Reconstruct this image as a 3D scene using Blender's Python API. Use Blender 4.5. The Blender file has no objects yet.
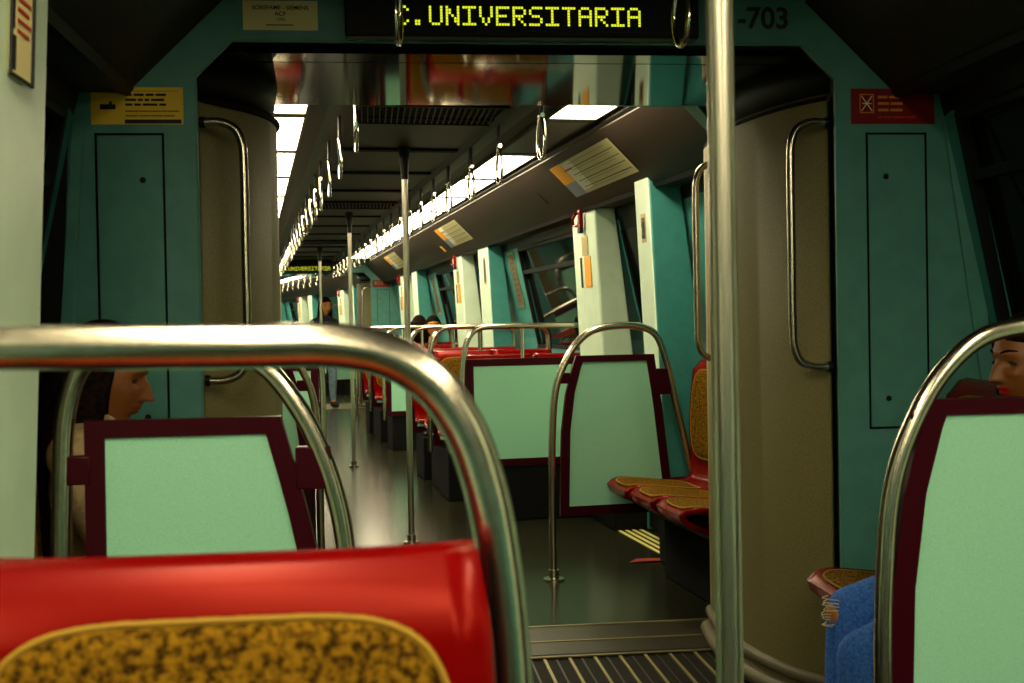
import bpy, bmesh, math, random
from mathutils import Matrix, Vector
from math import sin, cos, pi, radians as rad
random.seed(7)
S = bpy.context.scene
C = S.collection

# ---------------------------------------------------------------- camera, world, exposure
F = 1200.0
yaw = math.atan(130 / F); pitch = -math.atan(17.5 / F); roll = 0.018
fw = Vector((sin(yaw) * cos(pitch), cos(yaw) * cos(pitch), sin(pitch)))
rt = Vector((cos(yaw), -sin(yaw), 0)); up = rt.cross(fw)
r2 = rt * cos(roll) - up * sin(roll); u2 = up * cos(roll) + rt * sin(roll)
cd = bpy.data.cameras.new('camera'); cam = bpy.data.objects.new('camera', cd); C.objects.link(cam)
M = Matrix((r2, u2, -fw)).transposed().to_4x4(); M.translation = Vector((-0.42, 0, 1.21))
cam.matrix_world = M
cd.sensor_width = 36; cd.lens = 36 * F / 1024; cd.clip_start = 0.02
cd.dof.use_dof = True; cd.dof.focus_distance = 4.6; cd.dof.aperture_fstop = 8.0
S.camera = cam
W = bpy.data.worlds.new('tunnel_dark'); S.world = W; W.use_nodes = True
W.node_tree.nodes['Background'].inputs[0].default_value = (0.004, 0.005, 0.006, 1)
W.node_tree.nodes['Background'].inputs[1].default_value = 0.6
S.view_settings.view_transform = 'Standard'; S.view_settings.look = 'None'
S.view_settings.gamma = 1; S.view_settings.exposure = 0.0; S.view_settings.use_curve_mapping = False
S.cycles.use_denoising = True
S.cycles.max_bounces = 8; S.cycles.sample_clamp_indirect = 6
STRIP = 22.0          # emission of the ceiling light diffusers
LIGHTCOL = (1.0, 0.86, 0.55)

# ---------------------------------------------------------------- materials
MT = {}
def mat(name, col, rough=.5, metal=0, noise=None, bump=0, scale=40, spec=.5, emit=None, strength=0, coat=0, trans=0, tint=None, ior=1.45):
    m = bpy.data.materials.new(name); m.use_nodes = True
    nt = m.node_tree; b = nt.nodes['Principled BSDF']
    b.inputs['Base Color'].default_value = (*col, 1); b.inputs['Roughness'].default_value = rough
    b.inputs['Metallic'].default_value = metal; b.inputs['Specular IOR Level'].default_value = spec
    b.inputs['Coat Weight'].default_value = coat; b.inputs['Coat Roughness'].default_value = .08
    b.inputs['Transmission Weight'].default_value = trans
    b.inputs['IOR'].default_value = ior
    if tint: b.inputs['Specular Tint'].default_value = (*tint, 1)
    if emit:
        b.inputs['Emission Color'].default_value = (*emit, 1); b.inputs['Emission Strength'].default_value = strength
    tc = nt.nodes.new('ShaderNodeTexCoord')
    nz = nt.nodes.new('ShaderNodeTexNoise'); nz.inputs['Scale'].default_value = scale; nz.inputs['Detail'].default_value = 5
    nt.links.new(tc.outputs['Object'], nz.inputs['Vector'])
    if noise:
        cr = nt.nodes.new('ShaderNodeValToRGB')
        for e in list(cr.color_ramp.elements)[1:]: cr.color_ramp.elements.remove(e)
        cr.color_ramp.elements[0].position = noise[0][0]; cr.color_ramp.elements[0].color = (*noise[0][1], 1)
        for p, c in noise[1:]:
            e = cr.color_ramp.elements.new(p); e.color = (*c, 1)
        nt.links.new(nz.outputs['Fac'], cr.inputs['Fac']); nt.links.new(cr.outputs['Color'], b.inputs['Base Color'])
    if bump:
        bp = nt.nodes.new('ShaderNodeBump'); bp.inputs['Strength'].default_value = bump; bp.inputs['Distance'].default_value = .004
        nt.links.new(nz.outputs['Fac'], bp.inputs['Height']); nt.links.new(bp.outputs['Normal'], b.inputs['Normal'])
    MT[name] = m
    return m
def sp(c, k=.12, lo=.4, hi=.6):
    return [(lo, tuple(max(0, x * (1 - k)) for x in c)), (hi, tuple(min(1, x * (1 + k)) for x in c))]
mat('teal', (.085, .29, .25), .42, noise=sp((.085, .29, .25), .06), scale=14)
mat('teal_light', (.055, .27, .25), .38, noise=sp((.055, .27, .25), .05), scale=14)
mat('mint', (.72, .89, .70), .36, noise=sp((.72, .89, .70), .03), scale=10)
mat('mint_panel', (.31, .67, .47), .5, noise=sp((.31, .67, .47), .07), scale=600)
mat('maroon', (.034, .0008, .005), .35, spec=.15)
mat('red', (.17, .0006, .0008), .26, spec=.5, coat=0, tint=(1, .16, .10))
mat('fabric', (.4, .25, .04), .95, noise=[(.36, (.028, .012, .001)), (.48, (.12, .058, .003)), (.62, (.25, .125, .006))], scale=130, bump=.5, spec=.1)
mat('piping', (.32, .18, .01), .8)
mat('steel', (.62, .58, .46), .24, metal=1, noise=sp((.62, .58, .46), .06), scale=90)
mat('steel_pole', (.55, .52, .42), .30, metal=1)
mat('chrome', (.85, .80, .68), .14, metal=1)
mat('black', (.005, .005, .0055), .5, spec=.25)
mat('black_matt', (.006, .006, .007), .9, spec=.15)
mat('rubber', (.008, .007, .005), .8, spec=.15)
mat('gloss_ceiling', (.008, .006, .003), .06, spec=.24)
mat('ceiling', (.020, .013, .006), .5, spec=.12)
mat('coving', (.038, .024, .017), .5, noise=sp((.038, .024, .017), .15), scale=60, spec=.15)
mat('grey_green', (.20, .23, .17), .4)
mat('beige', (.24, .21, .085), .55, noise=sp((.24, .21, .085), .14), scale=220)
mat('beige_dark', (.075, .07, .032), .6, noise=sp((.13, .11, .065), .10), scale=200)
mat('floor', (.06, .06, .045), .20, noise=[(.34, (.004, .004, .003)), (.50, (.013, .014, .008)), (.60, (.026, .026, .014)), (.68, (.13, .12, .06))], scale=170, spec=.14)
mat('plate', (.035, .028, .016), .45, metal=.4, noise=sp((.035, .028, .016), .2), scale=60)
mat('ridge', (.30, .25, .11), .45, metal=.6)
mat('glass', (.012, .014, .013), .04, spec=.3, trans=.5, ior=1.22)
mat('yellow_line', (.80, .70, .25), .5)
mat('paper_yellow', (.92, .60, .03), .5)
mat('plate_cream', (.98, .84, .38), .5)
mat('paper_cream', (.50, .45, .22), .5)
mat('paper_white', (.75, .74, .62), .5)
mat('ink', (.012, .01, .012), .6)
mat('ink_red', (.55, .03, .01), .5)
mat('sign_red', (.22, .004, .006), .4)
mat('sign_orange', (.75, .25, .04), .5)
mat('sign_cream', (.9, .8, .45), .5)
mat('piece_red', (.30, .03, .012), .5)
mat('blue_grey', (.16, .20, .26), .5)
mat('orange', (.85, .38, .01), .5)
mat('brass', (.55, .42, .16), .35, metal=.7)
mat('brass_dark', (.10, .07, .03), .5)
mat('light', (1, 1, 1), .5, emit=LIGHTCOL, strength=STRIP)
mat('light_off', (.10, .09, .07), .3)
mat('led', (.1, .1, 0), .5, emit=(.72, .80, .02), strength=1.2)
mat('led_off', (.010, .012, .010), .4)
mat('skin', (.20, .068, .014), .45, noise=sp((.20, .068, .014), .07), scale=60)
mat('skin_lit', (.50, .20, .045), .5)  # brighter skin copy: stronger light on knee and far faces put into the colour
mat('lip', (.35, .008, .008), .3)
mat('lip_soft', (.17, .04, .015), .4)
mat('hair', (.008, .004, .003), .75, noise=[(.4, (.004, .002, .0015)), (.6, (.014, .007, .004))], scale=90, bump=.12, spec=.04)
mat('denim', (.035, .11, .38), .85, noise=[(.35, (.03, .12, .50)), (.6, (.07, .22, .72))], scale=150, bump=.4, spec=.2)
mat('denim_pale', (.16, .24, .30), .85, noise=sp((.16, .24, .30), .2), scale=30, spec=.2)
mat('cloth_dark', (.012, .012, .016), .9, bump=.3)
mat('cloth_cream', (.36, .25, .12), .9, noise=sp((.42, .30, .16), .2), scale=50, bump=.4)
mat('thread', (.75, .66, .48), .9)
mat('white_eye', (.10, .07, .05), .25)

# ---------------------------------------------------------------- mesh helpers
class MB:
    def __init__(s): s.v = []; s.f = []; s.m = []
    def add(s, vs, fs, mi=0):
        n = len(s.v); s.v += [tuple(v) for v in vs]
        for f in fs: s.f.append([i + n for i in f]); s.m.append(mi)
        return s
    def box(s, x0, x1, y0, y1, z0, z1, mi=0):
        v = [(x, y, z) for x in (x0, x1) for y in (y0, y1) for z in (z0, z1)]
        return s.add(v, [(0, 1, 3, 2), (4, 6, 7, 5), (0, 4, 5, 1), (2, 3, 7, 6), (0, 2, 6, 4), (1, 5, 7, 3)], mi)
    def hexa(s, v8, mi=0):   # 4 bottom + 4 top
        return s.add(v8, [(3, 2, 1, 0), (4, 5, 6, 7), (0, 1, 5, 4), (1, 2, 6, 5), (2, 3, 7, 6), (3, 0, 4, 7)], mi)
    def tube(s, pts, r, n=14, mi=0, caps=True, closed=False):
        pts = [Vector(p) for p in pts]; rs = r if isinstance(r, (list, tuple)) else [r] * len(pts)
        k = len(pts); vs = []; prev = None
        for i, p in enumerate(pts):
            if closed: t = pts[(i + 1) % k] - pts[i - 1]
            else: t = (pts[min(i + 1, k - 1)] - pts[max(i - 1, 0)])
            t.normalize()
            if prev is None:
                a = Vector((0, 0, 1)) if abs(t.z) < .9 else Vector((1, 0, 0)); u = t.cross(a).normalized()
            else: u = (prev - t * prev.dot(t)).normalized()
            prev = u; w = t.cross(u)
            for j in range(n):
                a = 2 * pi * j / n; vs.append(p + (u * cos(a) + w * sin(a)) * rs[i])
        fs = [(i * n + j, i * n + (j + 1) % n, (i + 1) * n + (j + 1) % n, (i + 1) * n + j) for i in range(k - 1) for j in range(n)]
        if closed: fs += [((k - 1) * n + j, (k - 1) * n + (j + 1) % n, (j + 1) % n, j) for j in range(n)]
        elif caps: fs += [list(range(n))[::-1], [(k - 1) * n + j for j in range(n)]]
        return s.add(vs, fs, mi)
    def prism_y(s, poly, y0, y1, mi=0):      # poly in (x,z)
        n = len(poly); vs = [(x, y0, z) for x, z in poly] + [(x, y1, z) for x, z in poly]
        return s.add(vs, [list(range(n)), [n + i for i in range(n)][::-1]] + [(i, i + n, (i + 1) % n + n, (i + 1) % n) for i in range(n)], mi)
    def ball(s, c, r, n=12, mi=0, sc=(1, 1, 1)):
        vs = []; fs = []
        for i in range(n + 1):
            a = pi * i / n
            for j in range(2 * n):
                b = pi * j / n
                vs.append((c[0] + r * sc[0] * sin(a) * cos(b), c[1] + r * sc[1] * sin(a) * sin(b), c[2] + r * sc[2] * cos(a)))
        for i in range(n):
            for j in range(2 * n):
                a, b = i * 2 * n + j, i * 2 * n + (j + 1) % (2 * n)
                fs.append((a, a + 2 * n, b + 2 * n, b))
        return s.add(vs, fs, mi)
    def cap(s, p, r1, q, r2, n=14):          # tapered capsule
        s.tube([p, q], [r1, r2], n=n); s.ball(p, r1, 8); s.ball(q, r2, 8)
        return s
    def mesh(s, name, mats, smooth=True):
        me = bpy.data.meshes.new(name); me.from_pydata(s.v, [], s.f)
        if isinstance(mats, str): mats = [mats]
        for m in mats: me.materials.append(MT[m])
        me.polygons.foreach_set('material_index', s.m)
        bm = bmesh.new(); bm.from_mesh(me)
        bmesh.ops.remove_doubles(bm, verts=bm.verts, dist=1e-5)
        bmesh.ops.recalc_face_normals(bm, faces=bm.faces); bm.to_mesh(me); bm.free()
        if smooth:
            me.polygons.foreach_set('use_smooth', [True] * len(me.polygons)); me.set_sharp_from_angle(angle=rad(38))
        me.update()
        return me
CUR = Matrix.Identity(4)
def link(name, data, parent=None, loc=None, rz=0):
    o = bpy.data.objects.new(name, data); C.objects.link(o)
    L = Matrix.Translation(loc) @ Matrix.Rotation(rz, 4, 'Z') if loc is not None else Matrix.Identity(4)
    if parent is not None: o.parent = parent; o.matrix_basis = L
    else: o.matrix_world = CUR @ L
    return o
def part(name, mb, mats, parent, bevel=0, label=None, seg=2):
    o = link(name, mb.mesh(name, mats), parent)
    if bevel: bev(o, bevel, seg)
    if label: o['label'] = label
    return o
def bev(o, w, seg=2):
    m = o.modifiers.new('bevel', 'BEVEL'); m.width = w; m.segments = seg; m.limit_method = 'ANGLE'; m.angle_limit = rad(35)
def struct(name, mb, mats, bevel=0, loc=None, smooth=True):
    o = link(name, mb.mesh(name, mats, smooth), None, loc); o['kind'] = 'structure'
    if bevel: bev(o, bevel)
    return o
def thing(name, label, cat, loc=(0, 0, 0), rz=0, group=None):
    o = link(name, None, None, loc, rz); tag(o, label, cat, group); o.empty_display_size = .1
    return o
def solid(name, mb, mats, label, cat, loc=(0, 0, 0), rz=0, group=None, bevel=0):
    o = link(name, mb.mesh(name, mats), None, loc, rz); tag(o, label, cat, group)
    if bevel: bev(o, bevel)
    return o
def tag(o, label, cat, group=None):
    o['label'] = label; o['category'] = cat
    if group: o['group'] = group
def dup(root, loc, rz, label, group=None):
    r = root.copy(); C.objects.link(r)
    r.matrix_world = CUR @ Matrix.Translation(loc) @ Matrix.Rotation(rz, 4, 'Z'); r['label'] = label
    if group: r['group'] = group
    def rec(a, b):
        for ch in a.children:
            if ch.name in SKIP: continue
            c = ch.copy(); C.objects.link(c); c.parent = b; rec(ch, c)
    rec(root, r)
    return r
SKIP = set()
def smooth_path(pts, k=6):
    pts = [Vector(p) for p in pts]; out = []
    P = [pts[0] * 2 - pts[1]] + pts + [pts[-1] * 2 - pts[-2]]
    for i in range(1, len(P) - 2):
        a, b, c, d = P[i - 1], P[i], P[i + 1], P[i + 2]
        t0 = 0; t1 = t0 + max(1e-5, (b - a).length) ** .5; t2 = t1 + max(1e-5, (c - b).length) ** .5; t3 = t2 + max(1e-5, (d - c).length) ** .5
        for j in range(k):
            t = t1 + (t2 - t1) * j / k
            A1 = a * ((t1 - t) / (t1 - t0)) + b * ((t - t0) / (t1 - t0)); A2 = b * ((t2 - t) / (t2 - t1)) + c * ((t - t1) / (t2 - t1)); A3 = c * ((t3 - t) / (t3 - t2)) + d * ((t - t2) / (t3 - t2))
            B1 = A1 * ((t2 - t) / (t2 - t0)) + A2 * ((t - t0) / (t2 - t0)); B2 = A2 * ((t3 - t) / (t3 - t1)) + A3 * ((t - t1) / (t3 - t1))
            out.append(B1 * ((t2 - t) / (t2 - t1)) + B2 * ((t - t1) / (t2 - t1)))
    out.append(pts[-1]); return out
def text_mb(txt, size, cx, z, y, align='CENTER', depth=.001, mi=0, bold=0):
    cu = bpy.data.curves.new('t', 'FONT'); cu.body = txt; cu.size = size; cu.align_x = align; cu.align_y = 'CENTER'; cu.offset = bold
    o = bpy.data.objects.new('t', cu); C.objects.link(o)
    dg = bpy.context.evaluated_depsgraph_get(); me = bpy.data.meshes.new_from_object(o.evaluated_get(dg))
    mb = MB(); mb.add([(cx + v.co.x, y, z + v.co.y) for v in me.vertices], [list(p.vertices) for p in me.polygons], mi)
    bpy.data.objects.remove(o); bpy.data.curves.remove(cu); bpy.data.meshes.remove(me)
    return mb
def merge(a, b, mi=None):
    n = len(a.v); a.v += b.v
    for f, m in zip(b.f, b.m): a.f.append([i + n for i in f]); a.m.append(m if mi is None else mi)
    return a
def greek(mb, x0, x1, zs, h, y, mi, rnd):      # illegible small print: word-length bars of ink
    for z in zs:
        x = x0
        while x < x1 - .01:
            w = rnd.uniform(.012, .04); e = min(x + w, x1)
            mb.box(x, e, y - .0006, y, z - h / 2, z + h / 2, mi); x = e + h * .7

# ---------------------------------------------------------------- car shell
ZC = 2.2
def wallx(z): return 1.40 - (.22 * (z - 1.1) if z > 1.1 else 0)
NW = [0, 0, 0]
def wall_strip(mb, s, ya, yb, z0, z1, t=.05, mi=0):
    if z0 < 1.80 < z1:
        wall_strip(mb, s, ya, yb, z0, 1.80, t, mi); wall_strip(mb, s, ya, yb, 1.80, z1, t, 2); return
    zs = [z0] + [z for z in (1.1,) if z0 < z < z1] + [z1]
    if z0 >= 1.80: mi = 2
    for a, b in zip(zs, zs[1:]):
        v = []
        for z in (a, b):
            v += [(s * wallx(z), ya, z), (s * wallx(z), yb, z), (s * (wallx(z) + t), yb, z), (s * (wallx(z) + t), ya, z)]
        mb.hexa(v, mi)
def pillar(mb, s, ya, yb, xa, zt=1.93, side=1, mi=(0, 1)):
    # box that stands proud of the wall; mint towards the aisle and the door, teal on the seat side
    v = []
    mb.box(s * (xa + .10), s * 1.41, ya + .01, yb - .01, 0, .34, 2)
    for z, x in ((.335, xa + .09 * (1 - .335 / zt)), (zt, xa)):
        v += [(s * x, ya, z), (s * x, yb, z), (s * (wallx(z) + .01), yb, z), (s * (wallx(z) + .01), ya, z)]
    n = len(mb.v); mb.v += v
    for f, m in (((0, 1, 2, 3), 0), ((4, 5, 6, 7), 0), ((0, 1, 5, 4), 0), ((1, 2, 6, 5), mi[1] if side > 0 else mi[0]), ((2, 3, 7, 6), 0), ((3, 0, 4, 7), mi[0] if side > 0 else mi[1])):
        mb.f.append([i + n for i in f]); mb.m.append(m)
def car_shell(y0, y1, segs, who, door_x=.0):
    mb = MB(); mb.box(-1.45, 1.45, y0, y1, -.08, 0); struct('floor', mb, 'floor')
    mb = MB(); mb.box(-.86, .86, y0, y1, ZC, ZC + .05)
    yy = y0 + .35
    while yy < y1 - .1:
        mb.box(-.33, .33, yy, yy + .05, ZC - .012, ZC, 1); mb.box(-.33, .33, yy + .10, yy + .112, ZC - .006, ZC, 1); yy += 1.02
    struct('ceiling', mb, ['ceiling', 'black_matt'])
    for s, sn in ((-1, 'left'), (1, 'right')):
        # sloping cornice with its lip, sealed to the wall head
        mb = MB()
        mb.prism_y([(s * .83, 2.135), (s * 1.10, 1.87), (s * 1.13, 1.865), (s * 1.30, 1.87), (s * 1.30, 2.24), (s * .84, 2.24)], y0, y1, 0)
        mb.prism_y([(s * .815, 2.155), (s * .84, 2.135), (s * .86, 2.145), (s * .84, 2.165)], y0, y1, 1)
        mb.prism_y([(s * 1.085, 1.878), (s * 1.10, 1.858), (s * 1.125, 1.862), (s * 1.11, 1.885)], y0, y1, 1)
        yy = y0 + .9
        while yy < y1:
            mb.prism_y([(s * .84, 2.129), (s * 1.095, 1.878), (s * 1.10, 1.883), (s * .845, 2.134)], yy, yy + .012, 2); yy += 2.25
        NW[0] += 1; struct('trim_%d' % NW[0], mb, ['coving', 'black', 'black_matt'])
        mb = MB(); mb.prism_y([(s * .47, ZC), (s * .42, 2.165), (s * .35, 2.165), (s * .33, ZC)], y0, y1, 0)
        NW[0] += 1; struct('trim_%d' % NW[0], mb, ['grey_green' if 0 else 'ceiling'])
        sg = segs[sn]; mb = MB(); cur = y0
        cuts = sorted([(a, b, 'd') for a, b in sg['doors']] + [(a, b, 'w') for a, b in sg['windows']])
        for a, b, k in cuts:
            if a > cur: wall_strip(mb, s, cur, a, 0, 1.95)
            if k == 'w':
                wall_strip(mb, s, a, b, 0, 1.02); wall_strip(mb, s, a, b, 1.80, 1.95)
            else: wall_strip(mb, s, a, b, 1.86, 1.95)
            cur = b
        wall_strip(mb, s, cur, y1, 0, 1.95)
        for (a, b, xa, side) in sg['pillars']: pillar(mb, s, a, b, xa, side=side, mi=(1, 0))
        # recolour: aisle faces mint
        for i, f in enumerate(mb.f):
            vs = [mb.v[j] for j in f]
            if len(f) == 4 and max(abs(v[0]) for v in vs) < 1.235 and max(v[2] for v in vs) - min(v[2] for v in vs) > 1.5: mb.m[i] = 1
        struct('wall_' + sn, mb, ['teal_light', 'mint', 'black'], bevel=.012)
        for a, b, k in cuts:
            if k == 'w':
                NW[1] += 1
                mb = MB(); t = .012; zz = (1.02, 1.1, 1.80)
                for p, q in zip(zz, zz[1:]):
                    v = []
                    for z in (p, q):
                        x = wallx(z) + .035; v += [(s * x, a, z), (s * x, b, z), (s * (x + t), b, z), (s * (x + t), a, z)]
                    mb.hexa(v, 0)
                r = .03
                for (ya, yb, za, zb) in ((a - .005, b + .005, 1.02, 1.045), (a - .005, b + .005, 1.78, 1.80), (a - .005, a + .02, 1.045, 1.78), (b - .02, b + .005, 1.045, 1.78), (a, b, 1.60, 1.63)):
                    v = []
                    for z in (za, zb):
                        x = wallx(z) - .002; v += [(s * x, ya, z), (s * x, yb, z), (s * (x + r), yb, z), (s * (x + r), ya, z)]
                    mb.hexa(v, 1)
                struct('window_%d' % NW[1], mb, ['glass', 'black'])
            else:
                NW[2] += 1; mid = (a + b) / 2
                d = struct('door_%d' % NW[2], MB().box(s * wallx(1.86) - .0, s * (wallx(1.86) + .02), a, b, 1.86, 1.88), 'black')
                for ya, yb in ((a + .002, mid - .004), (mid + .004, b - .002)):
                    mb = MB()
                    for za, zb, mi in ((.02, .80, 0), (.80, 1.1, 1), (1.1, 1.74, 1), (1.74, 1.86, 0)):
                        v = []
                        for z in (za, zb):
                            x = wallx(z) + .01; v += [(s * x, ya, z), (s * x, yb, z), (s * (x + .03), yb, z), (s * (x + .03), ya, z)]
                        mb.hexa(v, mi)
                    part('door_leaf', mb, ['black', 'glass'], d)
                    mb = MB()
                    for yc in (ya, yb - .03):
                        v = []
                        for z in (.8, 1.1): x = wallx(z) + .004; v += [(s * x, yc, z), (s * x, yc + .03, z), (s * (x + .01), yc + .03, z), (s * (x + .01), yc, z)]
                        mb.hexa(v)
                        v = []
                        for z in (1.1, 1.74): x = wallx(z) + .004; v += [(s * x, yc, z), (s * x, yc + .03, z), (s * (x + .01), yc + .03, z), (s * (x + .01), yc, z)]
                        mb.hexa(v)
                    part('seal', mb, 'rubber', d)
                mb = MB()
                for k2 in range(4): mb.box(s * (1.225 + k2 * .042), s * (1.243 + k2 * .042), a - .02, b + .05, 0, .004)
                part('sill_line', mb, 'yellow_line', d)
    return
def end_frame(y, cover=True, thick=.10):
    # bulkhead with an octagonal topped opening, facing the viewer's side
    inn = [(-.92, 0), (-.92, 1.912), (-.82, 2.012), (.82, 2.012), (.92, 1.912), (.92, 0)]
    out = [(-1.45, 0), (-1.42, 2.3), (-.82, 2.3), (.82, 2.3), (1.42, 2.3), (1.45, 0)]
    mb = MB()
    for i in range(5):
        for_ = [out[i], out[i + 1], inn[i + 1], inn[i]]
        mb.prism_y(for_, y, y + .022)
        a_, b_ = inn[i], inn[i + 1]; k = 1.022
        mb.prism_y([out[i], out[i + 1], (b_[0] * k, b_[1] * (1.010 if b_[1] else 1)), (a_[0] * k, a_[1] * (1.010 if a_[1] else 1))], y + .022, y + thick, 1)
    o = struct('wall_end', mb, ['teal', 'black'], smooth=False)
    # rounded lip round the opening
    mb = MB(); mb.tube([(x, y + .002, z) for x, z in smooth_corner(inn)], .004, 8)
    part('edge_lip', mb, 'teal', o)
    if cover:
        for s in (-1, 1):
            st = MB(); a0, a1, b0, b1 = (1.218, 1.252, 1.275, 1.312) if s < 0 else (1.243, 1.308, 1.355, 1.40)
            st.hexa([(s * b0, y - .012, 1.0), (s * b1, y - .012, 1.0), (s * b1, y, 1.0), (s * b0, y, 1.0), (s * a0, y - .012, 1.80), (s * a1, y - .012, 1.80), (s * a1, y, 1.80), (s * a0, y, 1.80)])
            part('side_strip', st, 'teal', o, bevel=.004)
            sl = MB(); sl.hexa([(s * b1, y - .006, .9), (s * 1.44, y - .006, .9), (s * 1.44, y, .9), (s * b1, y, .9), (s * a1, y - .006, 1.95), (s * 1.44, y - .006, 1.95), (s * 1.44, y, 1.95), (s * a1, y, 1.95)])
            part('corner_black', sl, 'black', o)  # black sheet covering the bulkhead face outside the strip
            xa, xb = s * 1.008, s * 1.195
            lo, hi = min(xa, xb), max(xa, xb)
            g = MB(); z0, z1 = .88, 1.755
            t = .006
            for b in ((lo, hi, z1 - t, z1), (lo, hi, z0, z0 + t), (lo, lo + t, z0, z1), (hi - t, hi, z0, z1)):
                g.box(b[0], b[1], y - .0015, y, b[2], b[3], 0)
            part('panel_gap', g, 'black_matt', o)
            p = MB().box(lo + .007, hi - .007, y - .004, y, z0 + .007, z1 - .007)
            part('access_panel', p, 'teal', o, bevel=.002)
            h = MB()
            for zz in (1.625, .97):
                xk = s * 1.067
                h.tube([(xk, y - .001, zz), (xk, y - .006, zz)], .0085, 16)
            part('lock', h, 'black', o)
    return o
def smooth_corner(p): return p
FONT = {'C': '01110100011000010000100001000101110', '.': '00000000000000000000000000110001100', 'U': '10001100011000110001100011000101110',
        'N': '10001110011100110101100111001110001', 'I': '11111001000010000100001000010011111', 'V': '10001100011000110001010100101000100',
        'E': '11111100001000011110100001000011111', 'R': '11110100011000111110101001001010001', 'S': '01111100001000001110000010000111110',
        'T': '11111001000010000100001000010000100', 'A': '01110100011000111111100011000110001'}
def led_display(loc, label, lit=True, single=False):
    t = thing('led_display', label, 'display', loc)
    mb = MB(); mb.box(-.505, .495, -.06, -.005, .015, .30); part('housing', mb, 'black', t, bevel=.006)
    mb = MB(); mb.box(-.49, .48, -.0625, -.0605, .03, .15); part('screen', mb, 'black', t)
    mb = MB(); txt = 'C.UNIVERSITARIA'; p = .00778; x0 = -.366; z0 = .046
    for i, ch in enumerate(txt):
        bits = FONT[ch]
        for r_ in range(7):
            for c_ in range(5):
                if bits[r_ * 5 + c_] == '1':
                    x = x0 + (i * 6 + c_) * p; z = z0 + (6 - r_) * p
                    mb.box(x, x + p * .80, -.0640, -.0628, z, z + p * .80)
    part('lettering', mb, 'led', t, label='yellow dot matrix lettering reading C.UNIVERSITARIA')
    return t

# ---------------------------------------------------------------- lights, straps, poles
LIGHT = {}
def ceiling_light(s, y, ln, label, on=True):
    loc = (s * .685, y, ZC)
    key = (round(ln, 2), on)
    if key in LIGHT: return dup(LIGHT[key], loc, 0, label)
    t = thing('ceiling_light', label, 'light', loc, 0, 'ceiling light panels')
    mb = MB()
    for b in ((-.127, -.115, 0, ln), (.115, .127, 0, ln), (-.115, .115, 0, .045), (-.115, .115, ln - .045, ln)): mb.box(b[0], b[1], b[2], b[3], -.022, 0)
    part('frame', mb, 'brass_dark', t)
    part('diffuser', MB().box(-.1145, .1145, .0455, ln - .0455, -.018, -.006), 'light' if on else 'light_off', t)
    LIGHT[key] = t
    return t
ORD = ['first', 'second', 'third', 'fourth', 'fifth', 'sixth', 'seventh', 'eighth', 'ninth', 'tenth', 'eleventh', 'twelfth', 'thirteenth', 'fourteenth', 'fifteenth', 'sixteenth', 'seventeenth', 'eighteenth', 'nineteenth', 'twentieth', 'twenty-first', 'twenty-second', 'twenty-third', 'twenty-fourth']
STRAP = []
def strap(x, y, label, group, tw=0):
    loc = (x, y, 2.165)
    if STRAP: return dup(STRAP[0], loc, tw, label, group)
    t = thing('hanging_strap', label, 'hand strap', loc, tw, group)
    mb = MB().box(-.006, .006, -.020, .020, -.098, 0); part('band', mb, 'black', t, bevel=.003)
    mb = MB(); mb.tube([(0, -.022, -.102), (0, .022, -.102)], .0095, 10); part('clip', mb, 'chrome', t)
    lp = []
    for k in range(28):
        a = 2 * pi * k / 28; w = .048 * (1 + .25 * cos(a + pi))
        lp.append((0, w * sin(a), -.194 + .087 * cos(a)))
    mb = MB(); mb.tube(lp, .0072, 10, closed=True); part('loop', mb, 'chrome', t)
    STRAP.append(t); return t
POLE = []
def pole(x, y, label, r=.017):
    if POLE: return dup(POLE[0], (x, y, 0), 0, label)
    t = thing('grab_pole', label, 'pole', (x, y, 0), 0, 'floor to ceiling poles')
    part('tube', MB().tube([(0, 0, .012), (0, 0, 2.13)], r, 28), 'steel_pole', t)
    mb = MB(); mb.tube([(0, 0, 0), (0, 0, .012)], .045, 24); mb.tube([(0, 0, .012), (0, 0, .05)], .024, 24); part('base_flange', mb, 'chrome', t)
    mb = MB(); mb.tube([(0, 0, 2.02), (0, 0, 2.06), (0, 0, 2.10), (0, 0, ZC - .002)], [.020, .021, .024, .034], 24); part('ceiling_bracket', mb, 'black', t)
    POLE.append(t); return t

# ---------------------------------------------------------------- seats
PROF = [(-.16, .345), (-.28, .350), (-.37, .372), (-.435, .405), (-.463, .432), (-.460, .452), (-.435, .463), (-.41, .464), (-.30, .452), (-.17, .438), (-.09, .437), (-.045, .455), (-.025, .50), (-.022, .58), (-.026, .68), (-.022, .80), (-.012, .90), (-.004, .965), (.003, .995), (.018, 1.016), (.042, 1.024), (.066, 1.018), (.079, .998), (.082, .95)]
def seat_surface(w):
    path = smooth_path([(0, a, b) for a, b in PROF], 4)
    L = [0]
    for a, b in zip(path, path[1:]): L.append(L[-1] + (b - a).length)
    def S_(u, d, off=0):         # u in [-1,1], d distance along profile
        d = max(0, min(L[-1] - 1e-6, d)); i = max(k for k in range(len(L)) if L[k] <= d); i = min(i, len(path) - 2)
        t = (d - L[i]) / (L[i + 1] - L[i]); p = path[i].lerp(path[i + 1], t); tg = (path[i + 1] - path[i]).normalized()
        n = Vector((0, -tg.z, tg.y))       # upper / front side
        dish = .018 * abs(u) ** 3.0; 
        e = 1.0
        return Vector((u * w / 2, p.y, p.z)) + n * (off + dish * (1 if d > .34 and d < L[-1] - .17 else .25))
    def D(y, z): return L[min(range(len(path)), key=lambda i: (path[i].y - y) ** 2 + (path[i].z - z) ** 2)]
    return S_, L[-1], D
SM = {}
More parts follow.
